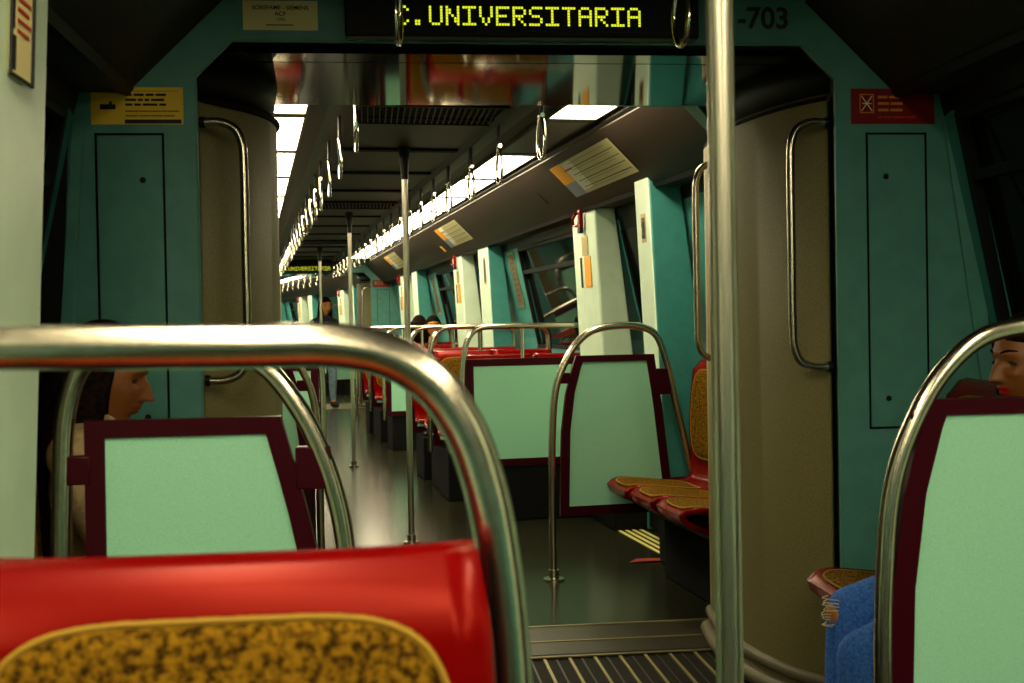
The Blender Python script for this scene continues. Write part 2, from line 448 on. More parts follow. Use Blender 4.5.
def seat_meshes(w):
    if w in SM: return SM[w]
    Sf, T, D = seat_surface(w); LIP = D(-.463, .44); TOP = D(.018, 1.016)
    nu, nv = 14, 60
    def wr(d):                    # outline narrows at the top corners and the lip
        k = d / T
        return 1 - .10 * max(0, (d - TOP + .10) / .2) ** 2 - .20 * math.exp(-((d - LIP) / .055) ** 2) - (.25 * min(1, (LIP - d) / .1) if d < LIP else 0) - .05 * math.exp(-((d - D(-.035, .48)) / .08) ** 2)
    mb = MB(); vs = [Sf((i / nu * 2 - 1) * wr(T * j / nv), T * j / nv) for j in range(nv + 1) for i in range(nu + 1)]
    fs = [(j * (nu + 1) + i, j * (nu + 1) + i + 1, (j + 1) * (nu + 1) + i + 1, (j + 1) * (nu + 1) + i) for j in range(nv) for i in range(nu)]
    mb.add(vs, fs)
    shell = mb.mesh('seat_shell', 'red')
    # drawn out thick rim
    bm = bmesh.new(); bm.from_mesh(shell); bmesh.ops.solidify(bm, geom=bm.faces[:], thickness=.022); bmesh.ops.recalc_face_normals(bm, faces=bm.faces); bm.to_mesh(shell); bm.free()
    def pad(d0, d1, wid, rad_, off=.012, n=22):
        mb = MB(); hw = wid / 2; hl = (d1 - d0) / 2; mid = (d0 + d1) / 2; vs = []; fs = []
        def pt(a, k):
            ca, sa = cos(a), sin(a); ex = 2 / 5.0
            x = math.copysign(abs(ca) ** ex, ca) * hw * k; y = math.copysign(abs(sa) ** ex, sa) * hl * k
            return x, y
        rings = [(0.0, off), (.35, off), (.7, off), (.88, off * .98), (.96, off * .8), (1.0, off * .35), (1.0, -.004)]
        NA = 64
        vs.append(Sf(0, mid, off))
        for k, o in rings[1:]:
            for a in range(NA):
                x, y = pt(2 * pi * a / NA, k); vs.append(Sf(x / (w / 2), mid + y, o))
        for a in range(NA): fs.append((0, 1 + a, 1 + (a + 1) % NA))
        for r_ in range(len(rings) - 2):
            for a in range(NA):
                p, q = 1 + r_ * NA + a, 1 + r_ * NA + (a + 1) % NA; fs.append((p, p + NA, q + NA, q))
        mb.add(vs, fs); 
        pp = []
        for a in range(NA):
            x, y = pt(2 * pi * a / NA, .985); pp.append(Sf(x / (w / 2), mid + y, off * .55))
        pm = MB().tube(pp, .0032, 6, closed=True)
        return mb.mesh('pad', 'fabric'), pm.mesh('piping', 'piping')
    back = pad(D(-.023, .56), D(.001, .982), w * .885, .05)
    seat = pad(D(-.440, .462), D(-.085, .437), w * .84, .05)
    SM[w] = (shell, back, seat)
    return SM[w]
def add_seat(parent, x0, w, z=0):
    sh, bk, st = seat_meshes(w)
    o = link('seat_shell', sh, parent, (x0, 0, z))
    for nm, (a, b) in (('back_cushion', bk), ('seat_cushion', st)):
        c = link(nm, a, o, (0, 0, 0)); link('piping', b, parent if False else o, (0, 0, 0))
def hoop_side(xl, sgn, y):     # aisle side bend of a grab rail, xl the leg, sgn towards the wall
    return [(xl + sgn * u, y, z) for u, z in ((0, .30), (0, .6), (.002, .896), (.011, 1.005), (.022, 1.067), (.040, 1.120), (.068, 1.160), (.105, 1.184), (.152, 1.194), (.22, 1.195))]
DS = {}
def double_seat(x, y, rz, aisle, label, group='double seats', w=.435, posts=True):
    # aisle: +1 when the aisle side is local +x
    key = (aisle, w, posts)
    if key in DS: return dup(DS[key], (x, y, 0), rz, label, group)
    t = thing('double_seat', label, 'seat', (x, y, 0), rz, group)
    add_seat(t, -w / 2, w - .006); add_seat(t, w / 2, w - .006)
    W_ = w
    fr = MB()
    x0, x1, z0, z1 = -W_ + .0, W_ - .0, .34, 1.0
    fw_ = .045
    for b in ((x0, x1, z1 - fw_, z1), (x0, x1, z0, z0 + fw_), (x0, x0 + fw_, z0 + fw_, z1 - fw_), (x1 - fw_, x1, z0 + fw_, z1 - fw_)): fr.box(b[0], b[1], .082, .102, b[2], b[3])
    part('back_frame', fr, 'maroon', t, bevel=.003)
    part('back_panel', MB().box(x0 + fw_ - .004, x1 - fw_ + .004, .084, .098, z0 + fw_ - .004, z1 - fw_ + .004), 'mint_panel', t)
    a = aisle
    pts = hoop_side(a * (W_ + .025), -a, .085) + [(-a * (W_ - .10), .085, 1.195), (-a * (W_ - .04), .085, 1.185), (-a * (W_ - .008), .085, 1.14), (-a * W_, .085, 1.08), (-a * W_, .085, .9)]
    part('grab_rail', MB().tube(smooth_path(pts, 5), .0175 if posts else .0198, 24), 'steel', t)
    mb = MB()
    for xx in ((a * .08,) if posts else (-a * .2,)): mb.tube([(xx, .085, .99), (xx, .085, 1.185)], .013, 12)
    part('rail_post', mb, 'steel', t)
    mb = MB(); mb.box(-W_ + .03, W_ - .05, -.36, .08, 0, .33); part('base', mb, 'black_matt', t, bevel=.01)
    DS[key] = t
    return t
SR = {}
def seat_row(x, y, rz, n, pitch, label, group='seat rows along the walls'):
    t = thing('seat_row', label, 'seat', (x, y, 0), rz, group)
    for i in range(n): add_seat(t, (i - (n - 1) / 2) * pitch, pitch - .006)
    mb = MB(); h = n * pitch / 2; mb.box(-h + .06, h - .04, -.20, .0, 0, .32); part('base', mb, 'black_matt', t, bevel=.01)
    mb = MB(); mb.box(-h + .02, h - .02, -.26, .04, .30, .36); part('support_beam', mb, 'black', t, bevel=.01)
    return t
def screen(s, y, xi, xo, label, narrow=False, brz=(.925, .975), gap=0):
    # windscreen beside the door: bent grab rail round a framed mint panel; s = side, xi/xo aisle and wall ends
    t = thing('draught_screen', label, 'screen', (0, y, 0), 0, 'draught screens')
    k = (xo - xi) / .70
    def X(u): return s * (xi + (u - .54) * k)
    hp = [(.54, .012), (.54, .35), (.545, .70), (.565, .90), (.605, 1.01), (.66, 1.10), (.735, 1.165), (.82, 1.188), (.98, 1.188), (1.06, 1.15), (1.105, 1.05), (1.155, .83), (1.24, .44), (1.24, .30)]
    if narrow:
        X = lambda u: s * u
        hp = [(.485, .012), (.485, .35), (.487, .70), (.497, .86), (.528, .98), (.57, 1.07), (.63, 1.145), (.70, 1.18), (.80, 1.19), (.88, 1.185), (.935, 1.155), (.965, 1.08), (.977, .92), (.985, .6), (.985, .3)]
    part('grab_rail', MB().tube(smooth_path([(X(u), 0, z) for u, z in hp], 6), .0175, 22), 'steel', t)
    mb = MB(); fx = X(hp[0][0]); mb.tube([(fx, 0, 0), (fx, 0, .010)], .05, 24); mb.tube([(fx, 0, .010), (fx, 0, .05)], .025, 24); part('base_flange', mb, 'chrome', t)
    outl = [(.575, .30), (.588, .70), (.612, .88), (.645, 1.0), (.665, 1.055)]
    outl = [(u + gap, z) for u, z in outl]
    if narrow: outl = [(.52, .30), (.522, .6), (.540, .82), (.572, .95), (.600, 1.055)]
    outr = [(1.05, 1.05), (1.083, .83), (1.125, .44), (1.13, .30)]
    if narrow: outr = [(.935, 1.05), (.936, .83), (.938, .44), (.938, .30)]
    def at(pl, z):
        pl = sorted(pl, key=lambda p: p[1])
        for (a, za), (b, zb) in zip(pl, pl[1:]):
            if za <= z <= zb: return a + (b - a) * (z - za) / (zb - za)
        return pl[-1][0] if z > pl[-1][1] else pl[0][0]
    zs = [.30, .345, .44, .58, .70, .80, .88, .95, 1.0, 1.028, 1.055]
    fwd = .034 if narrow else .042
    fr = MB(); pn = MB()
    def strip(mb, f0, f1, zlist, ya, yb):
        for a, b in zip(zlist, zlist[1:]):
            mb.hexa([(X(f0(a)), ya, a), (X(f1(a)), ya, a), (X(f1(a)), yb, a), (X(f0(a)), yb, a), (X(f0(b)), ya, b), (X(f1(b)), ya, b), (X(f1(b)), yb, b), (X(f0(b)), yb, b)])
    L_ = lambda z: at(outl, z); R_ = lambda z: at(outr, z)
    strip(fr, L_, lambda z: L_(z) + fwd, zs, -.012, .012); strip(fr, lambda z: R_(z) - fwd, R_, zs, -.012, .012)
    strip(fr, lambda z: L_(z) + fwd, lambda z: R_(z) - fwd, [.30, .345], -.012, .012); strip(fr, lambda z: L_(z) + fwd, lambda z: R_(z) - fwd, [1.025, 1.055], -.012, .012)
    part('panel_frame', fr, 'maroon', t)
    strip(pn, lambda z: L_(z) + fwd * .95, lambda z: R_(z) - fwd * .95, [z for z in zs if z >= .345 and z <= 1.028], -.006, .006)
    part('panel', pn, 'mint_panel', t)
    for zz in (brz,):
        mb = MB(); xa, xb = X(at([(p[0], p[1]) for p in hp[1:7]], zz[0])), X(L_(zz[0]) + .01); mb.box(min(xa, xb), max(xa, xb), -.014, .014, *zz); part('bracket', mb, 'maroon', t, bevel=.003)
    for zz in (((.945, .995) if narrow else (.86, .985)), (.38, .46)):
        mb = MB(); xa, xb = X(R_(zz[1]) - .01), X(at([(.978, .3), (.975, 1.05)] if narrow else [(1.24, .3), (1.24, .44), (1.155, .83), (1.105, 1.05)], (zz[0] + zz[1]) / 2)); mb.box(min(xa, xb), max(xa, xb), -.014, .014, *zz); part('bracket', mb, 'maroon', t, bevel=.003)
    return t
def door_handle_rail(s, x, y, z0, z1, reach, label, yf):
    # bent grab handle standing off the edge of the bulkhead opening
    t = thing('grab_bar', label, 'handle', (s * x, y, 0), 0, 'grab bars at the gangways')
    a = -s
    pts = [(0, yf, z1), (a * reach * .45, 0, z1), (a * reach * .80, 0, z1 - .018), (a * reach * .97, 0, z1 - .06), (a * reach, 0, z1 - .12), (a * reach, 0, (z0 + z1) / 2), (a * reach, 0, z0 + .12), (a * reach * .97, 0, z0 + .06), (a * reach * .80, 0, z0 + .018), (a * reach * .45, 0, z0), (0, yf, z0)]
    part('bar', MB().tube(smooth_path(pts, 6), .0125, 18), 'steel', t)
    for z in (z0, z1):
        mb = MB(); mb.tube([(s * .004, yf, z), (a * .010, yf, z)], .016, 16); part('mount', mb, 'black', t)
    return t

# ---------------------------------------------------------------- signs
def sign(name, label, cat, loc, rz=0, build=None, mats=()):
    t = link(name, build.mesh(name, list(mats), smooth=False), None, loc, rz); tag(t, label, cat)
    return t
def yellow_sign(loc, label):
    r = random.Random(3); mb = MB().box(-.124, .124, -.0015, 0, -.051, .051, 0)
    mb.box(-.034, .118, -.0022, -.0015, -.049, -.038, 1)
    greek(mb, -.032, .078, (.030, .016, .003), .0065, -.0016, 1, r)
    greek(mb, -.032, .112, (-.015, -.028), .0028, -.0016, 1, r)
    mb.box(-.032, .112, -.0021, -.0015, .040, .041, 1)
    mb.box(-.100, -.058, -.0022, -.0015, -.010, .004, 1); mb.box(-.075, -.068, -.0022, -.0015, .004, .012, 1)
    return sign('notice', label, 'sign', loc, 0, mb, ('paper_yellow', 'ink'))
def red_sign(loc, label):
    r = random.Random(5); mb = MB().box(-.128, .128, -.0015, 0, -.052, .052, 0)
    t = .003
    a, b, c, d = -.102, -.058, -.020, .036
    for q in ((a, b, d - t, d), (a, b, c, c + t), (a, a + t, c, d), (b - t, b, c, d)): mb.box(q[0], q[1], -.0022, -.0015, q[2], q[3], 1)
    for p, q in (((-.096, -.014), (-.064, .030)), ((-.096, .030), (-.064, -.014)), ((-.094, .008), (-.066, .008))):
        mb.tube([(p[0], -.002, p[1]), (q[0], -.002, q[1])], .0016, 6, 2)
    greek(mb, -.046, .03, (.027, .008, -.011), .0075, -.0016, 1, r)
    greek(mb, -.046, .07, (-.032,), .006, -.0016, 3, r)
    return sign('notice', label, 'sign', loc, 0, mb, ('sign_red', 'sign_orange', 'sign_cream', 'ink_red'))
def coving_poster(s, y, ln, label, flip=1):
    # lies on the sloping cornice; local x along the car, local z up the slope
    r = random.Random(int(y * 10)); h = .225
    mb = MB().box(0, ln, -.0015, 0, 0, h, 0)
    w = min(.22, ln * .2)
    def X(a, b): return (a, b) if flip > 0 else (ln - b, ln - a)
    x = X(.0, w); mb.box(x[0], x[1], -.0025, -.0015, h * .42, h, 1)
    x = X(.0, w); mb.box(x[0], x[1], -.0025, -.0015, 0, h * .42, 2)
    x = X(w * 1.05, w * 1.9); mb.box(x[0], x[1], -.0025, -.0015, h * .1, h * .97, 3)
    x = X(w * .9, w * 1.6); mb.box(x[0], x[1], -.003, -.0025, h * .74, h * .79, 4)
    for k in range(4):
        z = h * (.16 + .2 * k); x = X(w * 1.3, ln * .97); mb.box(x[0], x[1], -.003, -.0015, z, z + .004, 5)
    for k in range(5):
        x = X(w * 1.6, ln * .9); greek(mb, x[0], x[1], (h * (.10 + .2 * k),), .004, -.002, 6, r)
    o = link('poster', mb.mesh('poster', ['paper_cream', 'orange', 'blue_grey', 'paper_white', 'ink_red', 'ink', 'grey_green'], smooth=False))
    tag(o, label, 'poster', 'route diagram posters')
    d = Vector((.83 - 1.10, 0, 2.135 - 1.87)).normalized()      # up the slope on the right side
    ex = Vector((0, 1, 0)) ; ez = Vector((s * d.x, 0, d.z)); ey = ez.cross(ex)
    if s > 0: ex = Vector((0, -1, 0)); ey = ez.cross(ex)
    nrm = Vector((-s * .27, 0, -.27)).normalized()       # faces down into the aisle
    M_ = Matrix((ex, -nrm, ez)).transposed().to_4x4()
    base = Vector((s * 1.083, y + (ln if s > 0 else 0), 1.887)) + ez * .075 + nrm * .004
    M_.translation = base; o.matrix_world = CUR @ M_
    return o

# ---------------------------------------------------------------- people
def g2(a, b, sa, sb): return math.exp(-(a / sa) ** 2 - (b / sb) ** 2)
def head_mb(sc=1.0):
    # head centred on the origin, face towards -y
    mb = MB(); n = 56; vs = []; fs = []
    for i in range(n + 1):
        a = pi * i / n
        for j in range(2 * n):
            b = pi * j / n
            dx, dy, dz = sin(a) * cos(b), sin(a) * sin(b), cos(a)
            x, y, z = .074 * dx, .094 * dy, .116 * dz
            if z < 0:
                t = min(1, -z / .116)
                x *= 1 - .30 * t ** 1.6
                if y > 0: y *= 1 - .45 * t
                else: y *= 1 + .02 * t
            if y < 0:
                front = min(1, -dy * 1.6)
                d = 0
                if -.040 < z < .030:                      # nose bridge to tip
                    k = (.030 - z) / .062 if z > -.032 else max(0, (z + .040) / .008)
                    d += .031 * min(1, k) ** 1.3 * math.exp(-(x / (.0085 + .004 * min(1, k))) ** 2)
                d += .006 * g2(abs(x) - .014, z + .030, .007, .008)          # nostril wings
                d -= .013 * g2(abs(x) - .030, z - .008, .015, .011) + .007 * g2(x, z - .020, .012, .009)         # eye sockets, nasion
                d += .006 * g2(abs(x) - .028, z - .033, .024, .008)          # brow ridge
                d += .013 * g2(x, z + .050, .017, .0055) + .012 * g2(x, z + .063, .015, .0062)
                d -= .007 * g2(x, z + .056, .020, .0020)
                d += .011 * g2(x, z + .092, .020, .014) - .003 * g2(x, z + .075, .02, .006)
                d += .006 * g2(abs(x) - .045, z + .018, .016, .016)          # cheeks
                d += .004 * g2(x, z - .062, .04, .03)
                y -= d * front
            vs.append((x * sc, y * sc, z * sc))
    for i in range(n):
        for j in range(2 * n):
            p, q = i * 2 * n + j, i * 2 * n + (j + 1) % (2 * n); fs.append((p, p + 2 * n, q + 2 * n, q))
    mb.add(vs, fs)
    for s in (-1, 1):                                                         # ears
        e = []
        for k in range(9):
            a = -1.9 + k * .45; e.append((s * .074 * sc, (.012 + .014 * cos(a + 1.2)) * sc, (-.005 + .026 * sin(a)) * sc))
        mb.tube(e, .0065 * sc, 8)
        mb.ball((s * .071 * sc, .010 * sc, -.006 * sc), .015 * sc, 8, sc=(.5, 1, 1.6))
    return mb
def xf(mb, mtx):
    mb.v = [tuple(mtx @ Vector(v)) for v in mb.v]; return mb
def union(mb, voxel, smooth=3):
    me = bpy.data.meshes.new('u'); me.from_pydata(mb.v, [], mb.f); bm = bmesh.new(); bm.from_mesh(me)
    bmesh.ops.remove_doubles(bm, verts=bm.verts, dist=1e-6); bmesh.ops.recalc_face_normals(bm, faces=bm.faces); bm.to_mesh(me); bm.free()
    o = bpy.data.objects.new('u', me); C.objects.link(o)
    r = o.modifiers.new('r', 'REMESH'); r.mode = 'VOXEL'; r.voxel_size = voxel; r.use_smooth_shade = True
    s = o.modifiers.new('s', 'SMOOTH'); s.factor = .5; s.iterations = smooth
    dg = bpy.context.evaluated_depsgraph_get(); out = bpy.data.meshes.new_from_object(o.evaluated_get(dg))
    bpy.data.objects.remove(o); bpy.data.meshes.remove(me)
    out.polygons.foreach_set('use_smooth', [True] * len(out.polygons))
    return out
def limb(mb, pts):
    for (p, r1), (q, r2) in zip(pts, pts[1:]): mb.cap(p, r1, q, r2, 14)
def hand(mb, wrist, d, side, palm_n, k=1.0):
    # palm with five bent fingers; d = direction of the fingers, palm_n = side the palm faces
    d = Vector(d).normalized(); nrm = Vector(palm_n).normalized(); u = d.cross(nrm).normalized(); w = Vector(wrist)
    for o in (-.022, -.007, .008, .022): mb.cap(w + u * o * .6 * k, .013 * k, w + d * .075 * k + u * o * 1.25 * k, .0115 * k, 8)
    for o, ln in ((-.030, .060), (-.010, .075), (.010, .080), (.030, .070)):
        p = w + d * .080 * k + u * o * k; a = p + d * ln * .45 * k + nrm * .008 * k; b = a + (d * .7 + nrm * .7).normalized() * ln * .3 * k; c = b + (d * .3 + nrm).normalized() * ln * .25 * k
        mb.cap(p, .0088 * k, a, .0082 * k, 8); mb.cap(a, .0082 * k, b, .0075 * k, 8); mb.cap(b, .0075 * k, c, .0066 * k, 8)
    t = w + d * .02 * k - u * .022 * k * side; a = t + (d * .6 - u * side * .8).normalized() * .038 * k; b = a + (d + nrm * .3).normalized() * .032 * k
    mb.cap(t, .012 * k, a, .010 * k, 8); mb.cap(a, .010 * k, b, .008 * k, 8)
def person(label, loc, rz, J, top, bottom, shoes, hairlen=.4, tilt=0, turn=0, vox=.0065, lipm='lip_soft', sleeves=True, hair_down=True, torn=False, scale=1.0, skin='skin'):
    # J: joints in local space (facing -y): hip, chest, neck, head; per side shoulder, elbow, wrist, hipj, knee, ankle
    t = thing('person', label, 'person', loc, rz)
    H = Matrix.Translation(J['head']) @ Matrix.Rotation(turn, 4, 'Z') @ Matrix.Rotation(tilt, 4, 'X')
    b = MB(); hd = xf(head_mb(scale), H); merge(b, hd)
    neck = Vector(J['neck']); chest = Vector(J['chest']); hip = Vector(J['hip'])
    b.cap(neck, .050, tuple(H @ Vector((0, .022, -.07))), .046, 14)
    torso = MB()
    for m_ in (b, torso):
        g = 0 if m_ is b else .010
        m_.ball(chest, .12 + g, 12, sc=(1.22, .85, 1.25)); m_.ball(hip, .125 + g, 12, sc=(1.25, .95, .95))
        m_.cap(chest + Vector((0, 0, -.03)), .105 + g, hip + Vector((0, 0, .05)), .110 + g)
        m_.cap(neck + Vector((-.02, 0, -.02)), .045 + g, Vector(J['shL']) + Vector((.02, 0, 0)), .045 + g); m_.cap(neck + Vector((.02, 0, -.02)), .045 + g, Vector(J['shR']) - Vector((.02, 0, 0)), .045 + g)
    legs = MB(); legs.ball(hip + Vector((0, -.01, -.01)), .135, 12, sc=(1.25, .98, .85))
    sh = []
    for s, q in ((-1, 'L'), (1, 'R')):
        S0, E_, Wr, Hp, K, A = (Vector(J[k + q]) for k in ('sh', 'el', 'wr', 'hp', 'kn', 'an'))
        limb(b, [(S0, .048), (E_, .036), (Wr, .024)]); limb(torso, [(S0, .058), (E_, .046), (Wr.lerp(E_, .08), .033)])
        limb(b, [(Hp, .080), (K, .052), (K.lerp(A, .35), .052), (A, .036)]); limb(legs, [(Hp, .092), (Hp.lerp(K, .5), .080), (K, .064), (K.lerp(A, .35), .062), (A + Vector((0, 0, .05)), .047)])
        d = J.get('hd' + q, (Wr - E_).normalized()); hand(b, Wr, d, s, J.get('pn' + q, (0, 0, -1)))
        fd = Vector((0, -1, 0)); b.cap(A, .034, A + fd * .15 + Vector((0, 0, -.045)), .026)
        f = MB(); f.cap(A + Vector((0, .01, -.02)), .042, A + fd * .15 + Vector((0, 0, -.042)), .036)
        f.cap(A + Vector((0, .03, -.05)), .03, A + fd * .17 + Vector((0, 0, -.055)), .026); sh.append(f)
    me = union(b, vox, 1)
    me.materials.append(MT[skin]); me.materials.append(MT[lipm]); me.materials.append(MT['ink'])
    Hi = H.inverted()
    for p in me.polygons:
        c = Hi @ p.center
        if c.y < -.07 * scale and abs(c.x) < .021 * scale and -.068 * scale < c.z < -.046 * scale and (abs(c.x) / .023 + abs(c.z + .057) / .016 < 1.25): p.material_index = 1
        p.use_smooth = True
    link('body', me, t)
    for s in (-1, 1):
        ey = MB(); lash = MB(); brow = MB(); e = MB(); e.ball((s * .030 * scale, -.0722 * scale, .007 * scale), .0098 * scale, 10, sc=(1.45, .62, .62)); merge(ey, xf(e, H))
        pt = []; pl = []
        for k in range(9):
            u = -1 + k / 4; pt.append(H @ (Vector((s * .030 + u * .0155, -.0795 + .0065 * u * u, .0125 - .0050 * u * u)) * scale))
            q = k / 8; bx = .013 + .036 * q; by = -.094 * math.sqrt(1 - (bx / .074) ** 2) * .955 - .0035; pl.append(H @ (Vector((s * bx, by, .034 + .006 * sin(q * pi * .8))) * scale))
        lash.tube(pt, .0023 * scale, 6); brow.tube(pl, [(.0016 + .0016 * sin(pi * min(1, .15 + k / 9))) * scale for k in range(9)], 6)
        link('eye', ey.mesh('eye', 'white_eye'), t); link('eyelash', lash.mesh('lash', 'ink'), t); link('eyebrow', brow.mesh('brow', 'hair'), t)
    m = union(torso, vox * 1.3, 4); m.materials.append(MT[top]); link('top', m, t)
    m = union(legs, vox * 1.3, 4); m.materials.append(MT[bottom]); link('jeans', m, t)
    for f in sh:
        m = union(f, .006, 3); m.materials.append(MT[shoes]); link('shoe', m, t)
    h = MB()
    h.ball((0, .016, .022), .1, 16, sc=(.90, 1.04, 1.06))
    cut = MB()
    keep_v = []
    r = random.Random(11)
    hm = MB()
    # skull cap: only behind the hairline
    n = 40; vs = []; fs = []
    for i in range(n + 1):
        a = pi * i / n
        for j in range(2 * n):
            bb = pi * j / n
            dx, dy, dz = sin(a) * cos(bb), sin(a) * sin(bb), cos(a)
            line = .25 if abs(dx) < .75 else .1
            R_ = 1.0
            x, y, z = .088 * dx, .010 + .104 * dy, .012 + .120 * dz
            if y < -.035 and z < .062: # face opening: pull the cap inside the head
                k = min(1, (-.035 - y) / .02) * min(1, (.062 - z) / .02); x *= 1 - .35 * k; y *= 1 - .5 * k
            vs.append((x * scale, y * scale, z * scale))
    for i in range(n):
        for j in range(2 * n):
            p, q = i * 2 * n + j, i * 2 * n + (j + 1) % (2 * n); fs.append((p, p + 2 * n, q + 2 * n, q))
    hm.add(vs, fs)
    if hair_down:
        for k in range(30):
            a = -.30 + (pi + .6) * k / 29; x, y = .082 * cos(a), .012 + .092 * sin(a)
            ln = hairlen * r.uniform(.85, 1.05)
            hm.cap((x, y, .04), .020, (x * 1.10, y * 1.08 + .004, -.10), .024, 8)
            hm.cap((x * 1.10, y * 1.08 + .004, -.10), .024, (x * 1.25 + r.uniform(-.01, .01), y * .95 + .01, -ln), .013, 8)
        for sx in (-1, 1):
            for k in range(5):
                x0, y0 = sx * (.078 - .003 * k), -.030 + .012 * k
                hm.cap((x0 * .92, y0, .055), .010, (x0 * 1.06, y0 + .004, -.03), .011, 8); hm.cap((x0 * 1.06, y0 + .004, -.03), .011, (x0 * 1.12, y0 + .014, -.16 - .02 * k), .008, 8)
    else: hm.ball((0, .10 * scale, -.02 * scale), .045, 10)
    m = union(xf(hm, H), .0065, 2); m.materials.append(MT['hair']); link('hair', m, t)
    if torn:
        K = Vector(J['knR']) if torn == 'R' else Vector(J['knL'])
        mb = MB(); mb.ball(K + Vector((.004, -.046, -.004)), .034, 10, sc=(1.0, .62, .95)); 
        o = part('torn_knee', mb, 'skin_lit', t)
        mb = MB()
        for k in range(9):
            z = -.034 + k * .0085; sx = r.uniform(-.01, .01)
            mb.tube(smooth_path([K + Vector((-.036, -.050, z)), K + Vector((sx, -.074 - r.uniform(0, .006), z + r.uniform(-.005, .003))), K + Vector((.036, -.050, z + .004))], 4), .0012, 5)
        part('threads', mb, 'thread', t)
    return t
def seated(hz=.54, lean=0.0, knee=-.56, head=(0, -.16, 1.13), spread=.09, foot=-.60):
    return dict(hip=(0, -.13, hz), chest=(0, -.12 - lean * .5, .86), neck=(0, -.12 - lean * .8, 1.005), head=head,
        shL=(-.165, -.11 - lean * .6, .945), elL=(-.20, -.20 - lean, .71), wrL=(-.08, -.40, .665), shR=(.165, -.11 - lean * .6, .945), elR=(.20, -.20 - lean, .71), wrR=(.08, -.40, .665),
        hdL=(.55, -.8, -.12), hdR=(-.55, -.8, -.12), hpL=(-.085, -.16, hz), knL=(-spread, knee, .515), anL=(-spread, foot, .10), hpR=(.085, -.16, hz), knR=(spread, knee, .515), anR=(spread, foot, .10))

# ================================================================ THIS CARRIAGE
CUR = Matrix.Identity(4)
car_shell(-4.5, 3.41, {
    'left': dict(doors=[(.55, 1.45), (-3.6, -2.6)], windows=[(2.12, 3.33), (-2.1, 0)], pillars=[(1.45, 2.03, .938, -1), (.05, .55, 1.1, 1)]),
    'right': dict(doors=[(.55, 1.45), (-3.6, -2.6)], windows=[(2.12, 3.33), (-2.1, 0)], pillars=[(1.45, 1.95, 1.1, -1), (.05, .55, 1.1, 1)])}, 'near')
struct('wall_back', MB().box(-1.45, 1.45, -4.58, -4.5, 0, 2.25), 'teal')
BULK = end_frame(3.41)
led_display((0, 3.41, 1.998), 'black LED display over the nearest gangway reading C.UNIVERSITARIA', )
# number and maker's plate on the head of the bulkhead
o = link('lettering', text_mb('-703', .086, .624, 2.085, 3.4085, 'LEFT', bold=.002).mesh('t', 'ink', smooth=False), BULK); o['label'] = 'black number -703'
mb = MB().box(-.103, .103, -.0015, 0, -.041, .041, 0)
merge(mb, text_mb('SOREFAME - SIEMENS', .0165, 0, .021, -.002, bold=.0002), 1); merge(mb, text_mb('ACF', .017, 0, .004, -.002, bold=.0002), 1)
merge(mb, text_mb('1995', .013, 0, -.012, -.002), 1); mb.box(-.040, .035, -.0021, -.0015, -.028, -.0255, 1)
o = link('maker_plate', mb.mesh('p', ['plate_cream', 'ink'], smooth=False), None, (-.684, 3.409, 2.082)); tag(o, 'cream maker plate with black lettering on the teal bulkhead head, left of the display', 'plate')
yellow_sign((-1.078, 3.409, 1.830), 'yellow safety notice above the left access panel of the nearest bulkhead')
red_sign((1.092, 3.409, 1.832), 'dark red notice with crossed pictogram above the right access panel, nearest bulkhead')
for i, y in enumerate((-4.3, -3.15, -2.0, -.85, .30)):
    for s, sn in ((-1, 'left'), (1, 'right')):
        ceiling_light(s, y, 1.14, 'ceiling light of this carriage on the %s, %s from the rear' % (sn, ORD[i]), y > -3.5)
for i, y in enumerate((2.88, 2.2, 1.5)):
    for s, sn in ((-1, 'left'), (1, 'right')):
        strap(s * .345 - .022, y, 'strap loop on the %s rail of this carriage, %s from the LED display' % (sn, ORD[i]), 'hanging straps in this carriage', .12 * s)
pole(.008, 1.47, 'thick steel pole nearest the viewer, right of centre, floor to ceiling')
double_seat(-.77, .975, 0, 1, 'red double seat with ochre cushions facing the viewer in the foreground', posts=False)
screen(-1, 2.15, .50, .985, 'narrow green panelled draught screen in front of the long-haired woman', narrow=True, brz=(.925, 1.0))
screen(1, 2.15, .50, 1.20, 'large green panelled draught screen in front of the woman in jeans', brz=(.985, 1.03), gap=-.030)
seat_row(-1.20, 2.80, rad(90), 3, .40, 'row of red seats along the left wall where the long-haired woman sits')
seat_row(1.26, 2.80, rad(-90), 3, .40, 'row of red seats along the right wall where the woman in jeans sits')
for s, sn in ((-1, 'left'), (1, 'right')):
    door_handle_rail(s, .915, 3.47, 1.065, 1.795, .115, 'bent steel grab handle on the %s edge of the nearest bulkhead opening' % sn, 0)
# framed notice on the left pillar
mb = MB(); mb.box(-.0015, 0, -.055, .055, -.078, .078, 0)
for b in ((-.058, -.052, -.08, .08), (.052, .058, -.08, .08), (-.052, .052, .076, .08), (-.052, .052, -.08, -.076)): mb.box(0, .004, *b, 1)
for k in range(4): mb.box(0, .001, -.02, .045 - .01 * (k % 2), .035 - k * .016, .041 - k * .016, 2)
mb.box(0, .001, -.050, -.026, -.07, -.02, 1); mb.box(0, .001, -.050, -.034, -.01, .07, 1)
o = link('notice', mb.mesh('p', ['plate_cream', 'ink', 'ink_red'], smooth=False), None, (-.944, 1.86, 1.665)); tag(o, 'small framed notice with red print on the pale green pillar at the far left', 'sign')
o.rotation_euler = (0, 0.045, 0)

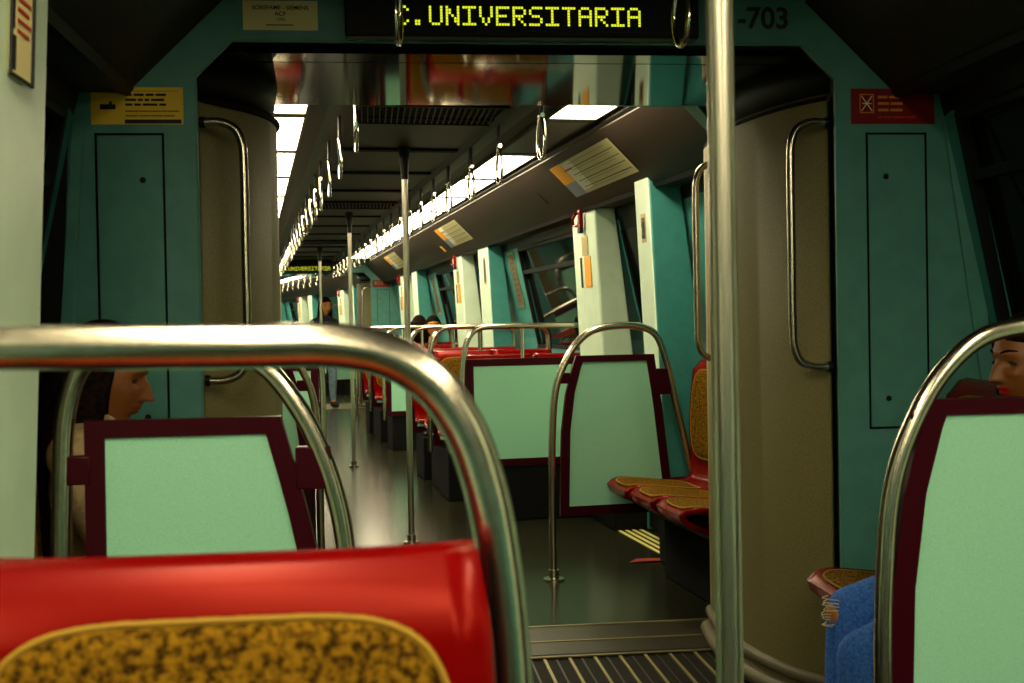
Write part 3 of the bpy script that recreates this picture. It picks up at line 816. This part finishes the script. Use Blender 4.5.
J = seated(head=(0, -.150, 1.105), lean=.02, knee=-.58); J.update(wrL=(-.08, -.30, .66), wrR=(.08, -.30, .66))
person('woman with long dark hair and cream top seated at the left, head bowed in profile', (-1.198, 2.80, 0), rad(90), J, 'cloth_cream', 'cloth_dark', 'cloth_dark', hairlen=.50, tilt=rad(12), vox=.0042)
J = seated(head=(0, -.066, 1.090), lean=0, knee=-.50, spread=.115); J.update(wrL=(-.06, -.20, .66), wrR=(.06, -.20, .67), hdL=(.9, -.3, -.1), hdR=(-.9, -.3, -.1), hpL=(-.085, -.16, .56), hpR=(.085, -.16, .55), knR=(.105, -.535, .432), knL=(-.125, -.470, .480), anL=(-.115, -.50, .10), anR=(.105, -.53, .10), neck=(0, -.09, .985), shL=(-.165, -.10, .925), shR=(.165, -.10, .925))
person('woman with red lips in blue torn jeans seated at the right, facing the aisle', (1.20, 2.74, 0), rad(-90), J, 'cloth_dark', 'denim', 'cloth_dark', hairlen=.30, tilt=rad(3), turn=rad(8), lipm='lip', torn='L', vox=.0042)

# ================================================================ NEAREST GANGWAY
TH = rad(6.1)
T2 = Matrix.Translation((0, 3.9, 0)) @ Matrix.Rotation(TH, 4, 'Z')
def gangway(yL, yR, y0=3.51):
    for s, pl, sn in ((-1, [(-.935, y0), (-.90, y0 + .06), (-.845, y0 + .14), (-.79, y0 + .24), (-.755, y0 + .36), (-.75, y0 + .50), (-.79, y0 + .66), (-.90, yL)], 'left'),
                      (1, [(.935, y0), (.915, y0 + .03), (.87, y0 + .12), (.83, y0 + .25), (.80, y0 + .42), (.79, y0 + .60), (.80, y0 + .78), (.83, yR)], 'right')):
        pts = smooth_path([(x, y, 0) for x, y in pl], 4); mb = MB(); n = len(pts)
        zz = [.0, .05, 1.86, 1.885]; off = [.02, 0, 0, .02]
        vs = [(p.x + s * o_, p.y, z) for z, o_ in zip(zz, off) for p in pts]
        for k in range(3):
            for i in range(n - 1):
                mb.m.append(0); mb.f.append([k * n + i, k * n + i + 1, (k + 1) * n + i + 1, (k + 1) * n + i])
        mb.v = vs
        # dark closing fascia above the panel and thickness behind it
        a = len(mb.v); mb.v += [(p.x + s * .012, p.y, 1.885) for p in pts] + [(p.x - s * .008, p.y, 2.02) for p in pts]
        for i in range(n - 1): mb.f.append([a + i, a + i + 1, a + n + i + 1, a + n + i]); mb.m.append(1)
        o = struct('wall_' + sn, mb, ['beige', 'black'])
        sol = o.modifiers.new('thick', 'SOLIDIFY'); sol.thickness = .012; sol.offset = -1 if s < 0 else 1
        NW[0] += 1
        mb = MB()
        mb.tube([(p.x - s * .010, p.y, .095) for p in pts], .022, 12); mb.tube([(p.x - s * .022, p.y, .030) for p in pts], .030, 12)
        mb.tube([(p.x - s * .002, p.y, 1.872) for p in pts], .010, 8, 1)
        struct('trim_%d' % NW[0], mb, ['beige_dark', 'rubber'])
gangway(4.34, 4.50)
mb = MB(); mb.box(-.79, .86, 3.512, 3.622, 2.0, 2.02); mb.box(-.79, .86, 3.632, 4.32, 2.0, 2.02); mb.box(-.79, .86, 3.60, 3.65, 2.003, 2.03, 1)
mb.box(-1.1, -.792, 3.512, 4.40, 2.0, 2.03, 1); mb.box(.862, 1.1, 3.512, 4.45, 2.0, 2.03, 1)
struct('ceiling', mb, ['gloss_ceiling', 'black'])
mb = MB(); mb.box(-1.2, 1.2, 3.41, 4.262, -.06, .0); struct('floor', mb, 'rubber')
mb = MB()
x = -.88; k = 0
while x < .90:
    mb.box(x, x + (.011 if k % 2 == 0 else .007), 3.415, 4.255, 0, .006 if k % 2 == 0 else .003, 0 if k % 2 == 0 else 1); x += .046; k += 1
NW[0] += 1; struct('trim_%d' % NW[0], mb, ['ridge', 'plate'])
mb = MB(); mb.box(-1.0, 1.0, 4.262, 4.71, -.05, .006, 0)
for ya, w_ in ((4.262, .010), (4.47, .012), (4.70, .012)): mb.box(-.98, .98, ya, ya + w_, .006, .010, 1)
mb.box(-.98, .98, 4.30, 4.46, .006, .008, 0)
NW[0] += 1; struct('trim_%d' % NW[0], mb, ['plate', 'ridge'])

# ================================================================ NEXT CARRIAGE
CUR = T2
L2 = 13.95
segs = dict(doors=[(1.93, 2.80), (6.42, 7.28), (10.80, 11.65)], windows=[(.72, 1.40), (3.35, 5.45), (7.80, 9.75), (12.2, 13.3)],
            pillars=[(1.71, 1.93, 1.06, -1), (2.80, 3.30, 1.105, 1), (5.98, 6.42, 1.105, -1), (7.28, 7.74, 1.105, 1), (10.38, 10.80, 1.105, -1), (11.65, 12.15, 1.105, 1)])
car_shell(.45, L2, {'left': segs, 'right': segs}, 'next')
mb = MB()      # bulkhead at the near end of the next carriage
inn = [(-.92, .02), (-.92, 1.93), (-.82, 2.03), (.82, 2.03), (.92, 1.93), (.92, .02)]; out = [(-1.45, .02), (-1.42, 2.3), (-.82, 2.3), (.82, 2.3), (1.42, 2.3), (1.45, .02)]
for i in range(5): mb.prism_y([out[i], out[i + 1], inn[i + 1], inn[i]], .45, .55)
struct('wall_front', mb, 'teal')
end_frame(L2)
led_display((0, L2, 1.998), 'small far LED display over the second gangway reading C.UNIVERSITARIA')
yellow_sign((-1.078, L2 - .001, 1.830), 'yellow notice on the far bulkhead, left of the second gangway')
red_sign((1.072, L2 - .001, 1.842), 'small dark red notice on the far bulkhead, right of the second gangway')
for s, sn in ((-1, 'left'), (1, 'right')):
    door_handle_rail(s, .915, .42 if s < 0 else .40, 1.065, 1.795, .115, 'bent steel grab handle at the %s near end of the next carriage' % sn, 0)
    door_handle_rail(s, .915, L2 + .06, 1.065, 1.795, .115, 'bent steel grab handle on the %s edge of the far bulkhead opening' % sn, 0)
# strip lights
y = .60; k = 0
while y + 1.1 < L2:
    for s, sn in ((-1, 'left'), (1, 'right')):
        on = not (s > 0 and k == 1)
        ceiling_light(s, y, 1.14, '%s ceiling light panel on the %s of the next carriage, %s from the near gangway' % ('glowing' if on else 'unlit', sn, ORD[k]), on)
    y += 1.15; k += 1
y = .80; k = 0; gaps = [.85, .75, .75, .62]
while y < L2 - .6:
    for s, sn in ((-1, 'left'), (1, 'right')):
        strap(s * .385 - .035, y + (0 if s < 0 else .16), 'strap loop on the %s rail of the next carriage, %s from the near gangway' % (sn, ORD[k]), 'hanging straps in the next carriage', random.uniform(-.12, .12) + (.15 if s > 0 else 0))
    y += gaps[min(k, 3)] if k < 3 else .60; k += 1
for k, (y, lb) in enumerate(((2.80, 'steel pole in the aisle of the next carriage, nearest of its row'), (6.60, 'steel pole in the aisle of the next carriage, second of its row'), (11.1, 'steel pole in the aisle of the next carriage, farthest of its row'))): pole(.02, y, lb)
for k, y in enumerate((1.50, 5.7, 9.9)):
    t = thing('ceiling_vent', 'dark slatted air vent in the ceiling of the next carriage, %s from the near gangway' % ORD[k], 'vent', (-.03, y, ZC), 0, 'ceiling vents')
    part('backing', MB().box(-.36, .36, 0, .46, -.003, -.0005), 'black_matt', t)
    mb = MB(); xx = -.36
    while xx < .34: mb.hexa([(xx, .02, -.014), (xx + .006, .02, -.014), (xx + .046, .44, -.014), (xx + .040, .44, -.014), (xx, .02, -.004), (xx + .006, .02, -.004), (xx + .046, .44, -.004), (xx + .040, .44, -.004)]); xx += .028
    part('slats', mb, 'coving', t)
    mb = MB()
    for b in ((-.38, .40, -.015, 0), (-.38, .40, .46, .475), (-.38, -.365, 0, .46), (.385, .40, 0, .46)): mb.box(*b, -.016, 0)
    part('frame', mb, 'black', t)
for s, sn in ((-1, 'left'), (1, 'right')):
    screen(s, 1.635, .54, 1.24, 'green panelled draught screen by the first door of the next carriage, %s side' % sn)
    seat_row(s * 1.26, 1.088, rad(-90) * s, 3, .350, 'row of three red and ochre seats along the %s wall just past the gangway' % sn)
    for by, nm in ((3.45, 'first'), (7.86, 'second')):
        cx = s * .88; a = -s
        double_seat(cx, by, pi, -a, 'double seat with green back towards the viewer, %s bay on the %s' % (nm, sn))
        double_seat(cx, by + 1.20, 0, a, 'red double seat facing the viewer, nearer pair of the %s bay, %s side' % (nm, sn))
        double_seat(cx, by + 1.41, pi, -a, 'double seat facing away, back to back in the %s bay, %s side' % (nm, sn))
        double_seat(cx, by + 2.40, 0, a, 'red double seat facing the viewer, farther pair of the %s bay, %s side' % (nm, sn))
    seat_row(s * 1.20, 13.02, rad(-90) * s, 3, .42, 'row of three red seats along the %s wall by the far bulkhead' % sn)
    screen(s, 12.3, .54, 1.24, 'distant draught screen by the last door of the next carriage, %s side' % sn)
coving_poster(1, 1.72, 1.15, 'route diagram poster with a yellow end on the right cornice, nearest of the three')
coving_poster(1, 6.15, 1.15, 'route diagram poster on the right cornice above the second door')
coving_poster(1, 10.5, 1.15, 'route diagram poster on the right cornice, farthest of the three')
# small label and latch on the cornice
def coving_bit(y, up_, w_, h_, m, label, name, cat):
    o = link(name, MB().box(0, w_, -.003, 0, 0, h_).mesh('b', m, smooth=False)); tag(o, label, cat)
    ez = Vector((-.27, 0, .265)).normalized(); ex = Vector((0, -1, 0)); nrm = Vector((-.265, 0, -.27)).normalized()
    M_ = Matrix((ex, -nrm, ez)).transposed().to_4x4(); M_.translation = Vector((1.083, y, 1.887)) + ez * up_ + nrm * .004
    o.matrix_world = CUR @ M_
coving_bit(7.75, .06, .10, .07, 'orange', 'small yellow label on the right cornice below the second route poster', 'sticker', 'sticker')
coving_bit(3.50, .10, .035, .10, 'black', 'small black latch on the right cornice between two posters', 'latch', 'latch')
# pillar fittings: alarm handle, plates and stickers on the aisle faces past each door
def pillar_kit(s, ymid, nm):
    xs = 1.105
    def X(z): return s * (xs + .09 * (1 - z / 1.93)) - s * .001
    def flat(name, m, ya, yb, za, zb, label, cat, extra=None):
        mb = MB(); mb.hexa([(X(za), ya, za), (X(za), yb, za), (X(za) - s * .004, yb, za), (X(za) - s * .004, ya, za), (X(zb), ya, zb), (X(zb), yb, zb), (X(zb) - s * .004, yb, zb), (X(zb) - s * .004, ya, zb)])
        if extra: extra(mb)
        o = link(name, mb.mesh('f', [m, 'ink'], smooth=False)); tag(o, label, cat); return o
    t = thing('alarm_handle', 'red emergency handle high on the pillar past the %s' % nm, 'alarm', (X(1.84), ymid, 1.84))
    part('plate', MB().box(-.008, 0, -.07, .10, -.07, .05), 'paper_white', t)
    part('housing', MB().box(-.03, -.008, -.05, .0, -.07, .04), 'sign_red' if 0 else 'red', t, bevel=.004)
    part('lever', MB().tube([(-.035, .01, .02), (-.04, .06, -.01), (-.035, .07, -.05), (-.03, .02, -.055)], .009, 8), 'red', t)
    part('base', MB().box(-.03, -.008, -.05, .0, -.10, -.07), 'black', t)
    flat('metal_plate', 'brass', ymid - .09, ymid + .03, 1.61, 1.72, 'small brass coloured plate on the pillar past the %s' % nm, 'plate')
    flat('sticker', 'orange', ymid - .13, ymid + .0, 1.42, 1.60, 'tall orange sticker on the pillar past the %s' % nm, 'sticker')
    mb_l = flat('label', 'ink', ymid + .06, ymid + .09, 1.42, 1.60, 'narrow black label on the pillar past the %s' % nm, 'sticker')
pillar_kit(1, 3.06, 'first right door'); pillar_kit(1, 7.52, 'second right door'); pillar_kit(1, 11.9, 'third right door'); 
def wall_notice(s, x0, y, z0, z1, w_, label, slope):
    mb = MB(); xa = lambda z: s * (x0 + slope * (1.93 - z))
    def q(ya, yb, za, zb, d, m):
        mb.hexa([(xa(za) - s * d, ya, za), (xa(za) - s * d, yb, za), (xa(za) - s * (d + .003), yb, za), (xa(za) - s * (d + .003), ya, za),
                 (xa(zb) - s * d, ya, zb), (xa(zb) - s * d, yb, zb), (xa(zb) - s * (d + .003), yb, zb), (xa(zb) - s * (d + .003), ya, zb)], m)
    q(y, y + w_, z0, z1, 0, 0); q(y + .018, y + w_ - .018, z0 + .018, z1 - .018, .003, 1)
    r = random.Random(int(y * 7))
    for k in range(9):
        zz = z1 - .04 - k * (z1 - z0 - .06) / 9; q(y + w_ * .25, y + w_ * r.uniform(.5, .8), zz - .008, zz, .006, 2)
    o = link('notice', mb.mesh('n', ['brass', 'beige_dark', 'ink'], smooth=False)); tag(o, label, 'sign')
wall_notice(1, 1.062, 1.78, 1.60, 1.74, .07, 'small framed notice on the pale pillar behind the right draught screen', .047)
wall_notice(1, 1.215, 5.62, 1.34, 1.79, .22, 'tall framed notice on the teal wall strip before the second right door', .215)
wall_notice(1, 1.215, 9.95, 1.34, 1.79, .22, 'tall framed notice on the teal wall strip before the third right door', .215)
wall_notice(1, 1.107, 6.1, 1.55, 1.78, .10, 'narrow label on the pillar before the second right door', .047)
# flat red piece on the floor with an uneven outline
mb = MB(); vs = [(-.10, -.02, .004), (-.03, -.035, .010), (.06, -.03, .006), (.11, -.005, .013), (.05, .03, .006), (-.05, .025, .012)]
mb.add(vs + [(a, b, c - .003) for a, b, c in vs], [(0, 1, 2, 3, 4, 5), (11, 10, 9, 8, 7, 6)] + [(i, i + 6, (i + 1) % 6 + 6, (i + 1) % 6) for i in range(6)])
solid('red_piece', mb, 'piece_red', 'flat dark red piece on the floor under the first seats', 'red_piece', (1.10, 1.93, 0))
# passengers in the next carriage
J = seated(head=(0, -.15, 1.19))
person('passenger with brown hair seated on the right in the second bay, face towards the viewer', (1.08, 9.05, 0), 0, J, 'cloth_dark', 'cloth_dark', 'cloth_dark', hair_down=False, vox=.011, skin='skin_lit')
J = seated(head=(0, -.14, 1.20))
person('dark-haired passenger seated with back to the viewer on the right in the second bay', (1.0, 9.28, 0), pi, J, 'cloth_dark', 'cloth_dark', 'cloth_dark', hairlen=.2, vox=.012)

# ================================================================ THIRD CARRIAGE
T3 = T2 @ Matrix.Translation((0, 14.45, 0)) @ Matrix.Rotation(rad(7), 4, 'Z')
CUR = T2 @ Matrix.Translation((0, L2 - 3.41, 0))
gangway(4.36, 4.46)
mb = MB(); mb.box(-1.0, 1.0, 3.51, 4.42, 2.0, 2.03); struct('ceiling', mb, 'gloss_ceiling')
mb = MB(); mb.box(-1.2, 1.2, 3.41, 4.6, -.06, .004)
for ya in (3.45, 3.9, 4.55): mb.box(-.98, .98, ya, ya + .03, .004, .010, 1)
struct('floor', mb, ['plate', 'ridge'])
CUR = T3
segs = dict(doors=[(1.93, 2.80), (6.42, 7.28), (10.80, 11.65)], windows=[(.72, 1.40), (3.35, 5.45), (7.80, 9.75), (12.2, 13.3)],
            pillars=[(1.71, 1.93, 1.06, -1), (2.80, 3.30, 1.105, 1), (5.98, 6.42, 1.105, -1), (7.28, 7.74, 1.105, 1), (10.38, 10.80, 1.105, -1), (11.65, 12.15, 1.105, 1)])
car_shell(.5, L2, {'left': segs, 'right': segs}, 'third')
struct('wall_back', MB().box(-1.45, 1.45, L2, L2 + .08, 0, 2.25), 'teal')
y = .60; k = 0
while y + 1.1 < L2:
    for s, sn in ((-1, 'left'), (1, 'right')):
        ceiling_light(s, y, 1.14, 'ceiling light panel on the %s of the third carriage, %s from its near end' % (sn, ORD[k]))
    y += 1.15; k += 1
y = 1.3; k = 0
while y < 9:
    for s, sn in ((-1, 'left'), (1, 'right')):
        strap(s * .385, y, 'strap loop on the %s rail of the third carriage, %s from its near end' % (sn, ORD[k]), 'hanging straps in the third carriage', random.uniform(-.12, .12))
    y += .60; k += 1
pole(.02, 2.8, 'thin distant pole in the third carriage, nearest of its row'); pole(.02, 7.2, 'thin distant pole in the third carriage, second of its row')
screen(1, 1.635, .54, 1.24, 'tiny distant draught screen at the near end of the third carriage')
double_seat(.88, 3.5, pi, 1, 'distant double seat with green back in the third carriage')
double_seat(.88, 4.75, 0, -1, 'distant red double seat facing the viewer in the third carriage')
pillar_kit(1, 3.06, 'first right door of the third carriage'); pillar_kit(1, 7.52, 'second right door of the third carriage')
# standing passenger beyond the second gangway
CUR = Matrix.Identity(4)
J = dict(hip=(0, 0, .92), chest=(0, .01, 1.19), neck=(0, .01, 1.39), head=(0, -.03, 1.525), shL=(-.17, .01, 1.29), elL=(-.22, .02, 1.03), wrL=(-.21, -.08, .80), shR=(.17, .01, 1.29), elR=(.22, .02, 1.03), wrR=(.21, -.08, .80),
         hpL=(-.085, 0, .88), knL=(-.10, -.02, .48), anL=(-.10, .02, .085), hpR=(.085, 0, .88), knR=(.09, -.05, .48), anR=(.10, -.02, .085))
person('distant passenger in pale blue jeans standing in the aisle beyond the far gangway', (-1.27, 18.3, 0), rad(25), J, 'cloth_dark', 'denim_pale', 'cloth_dark', hairlen=.20, tilt=rad(6), vox=.012, scale=1.15, skin='skin_lit')
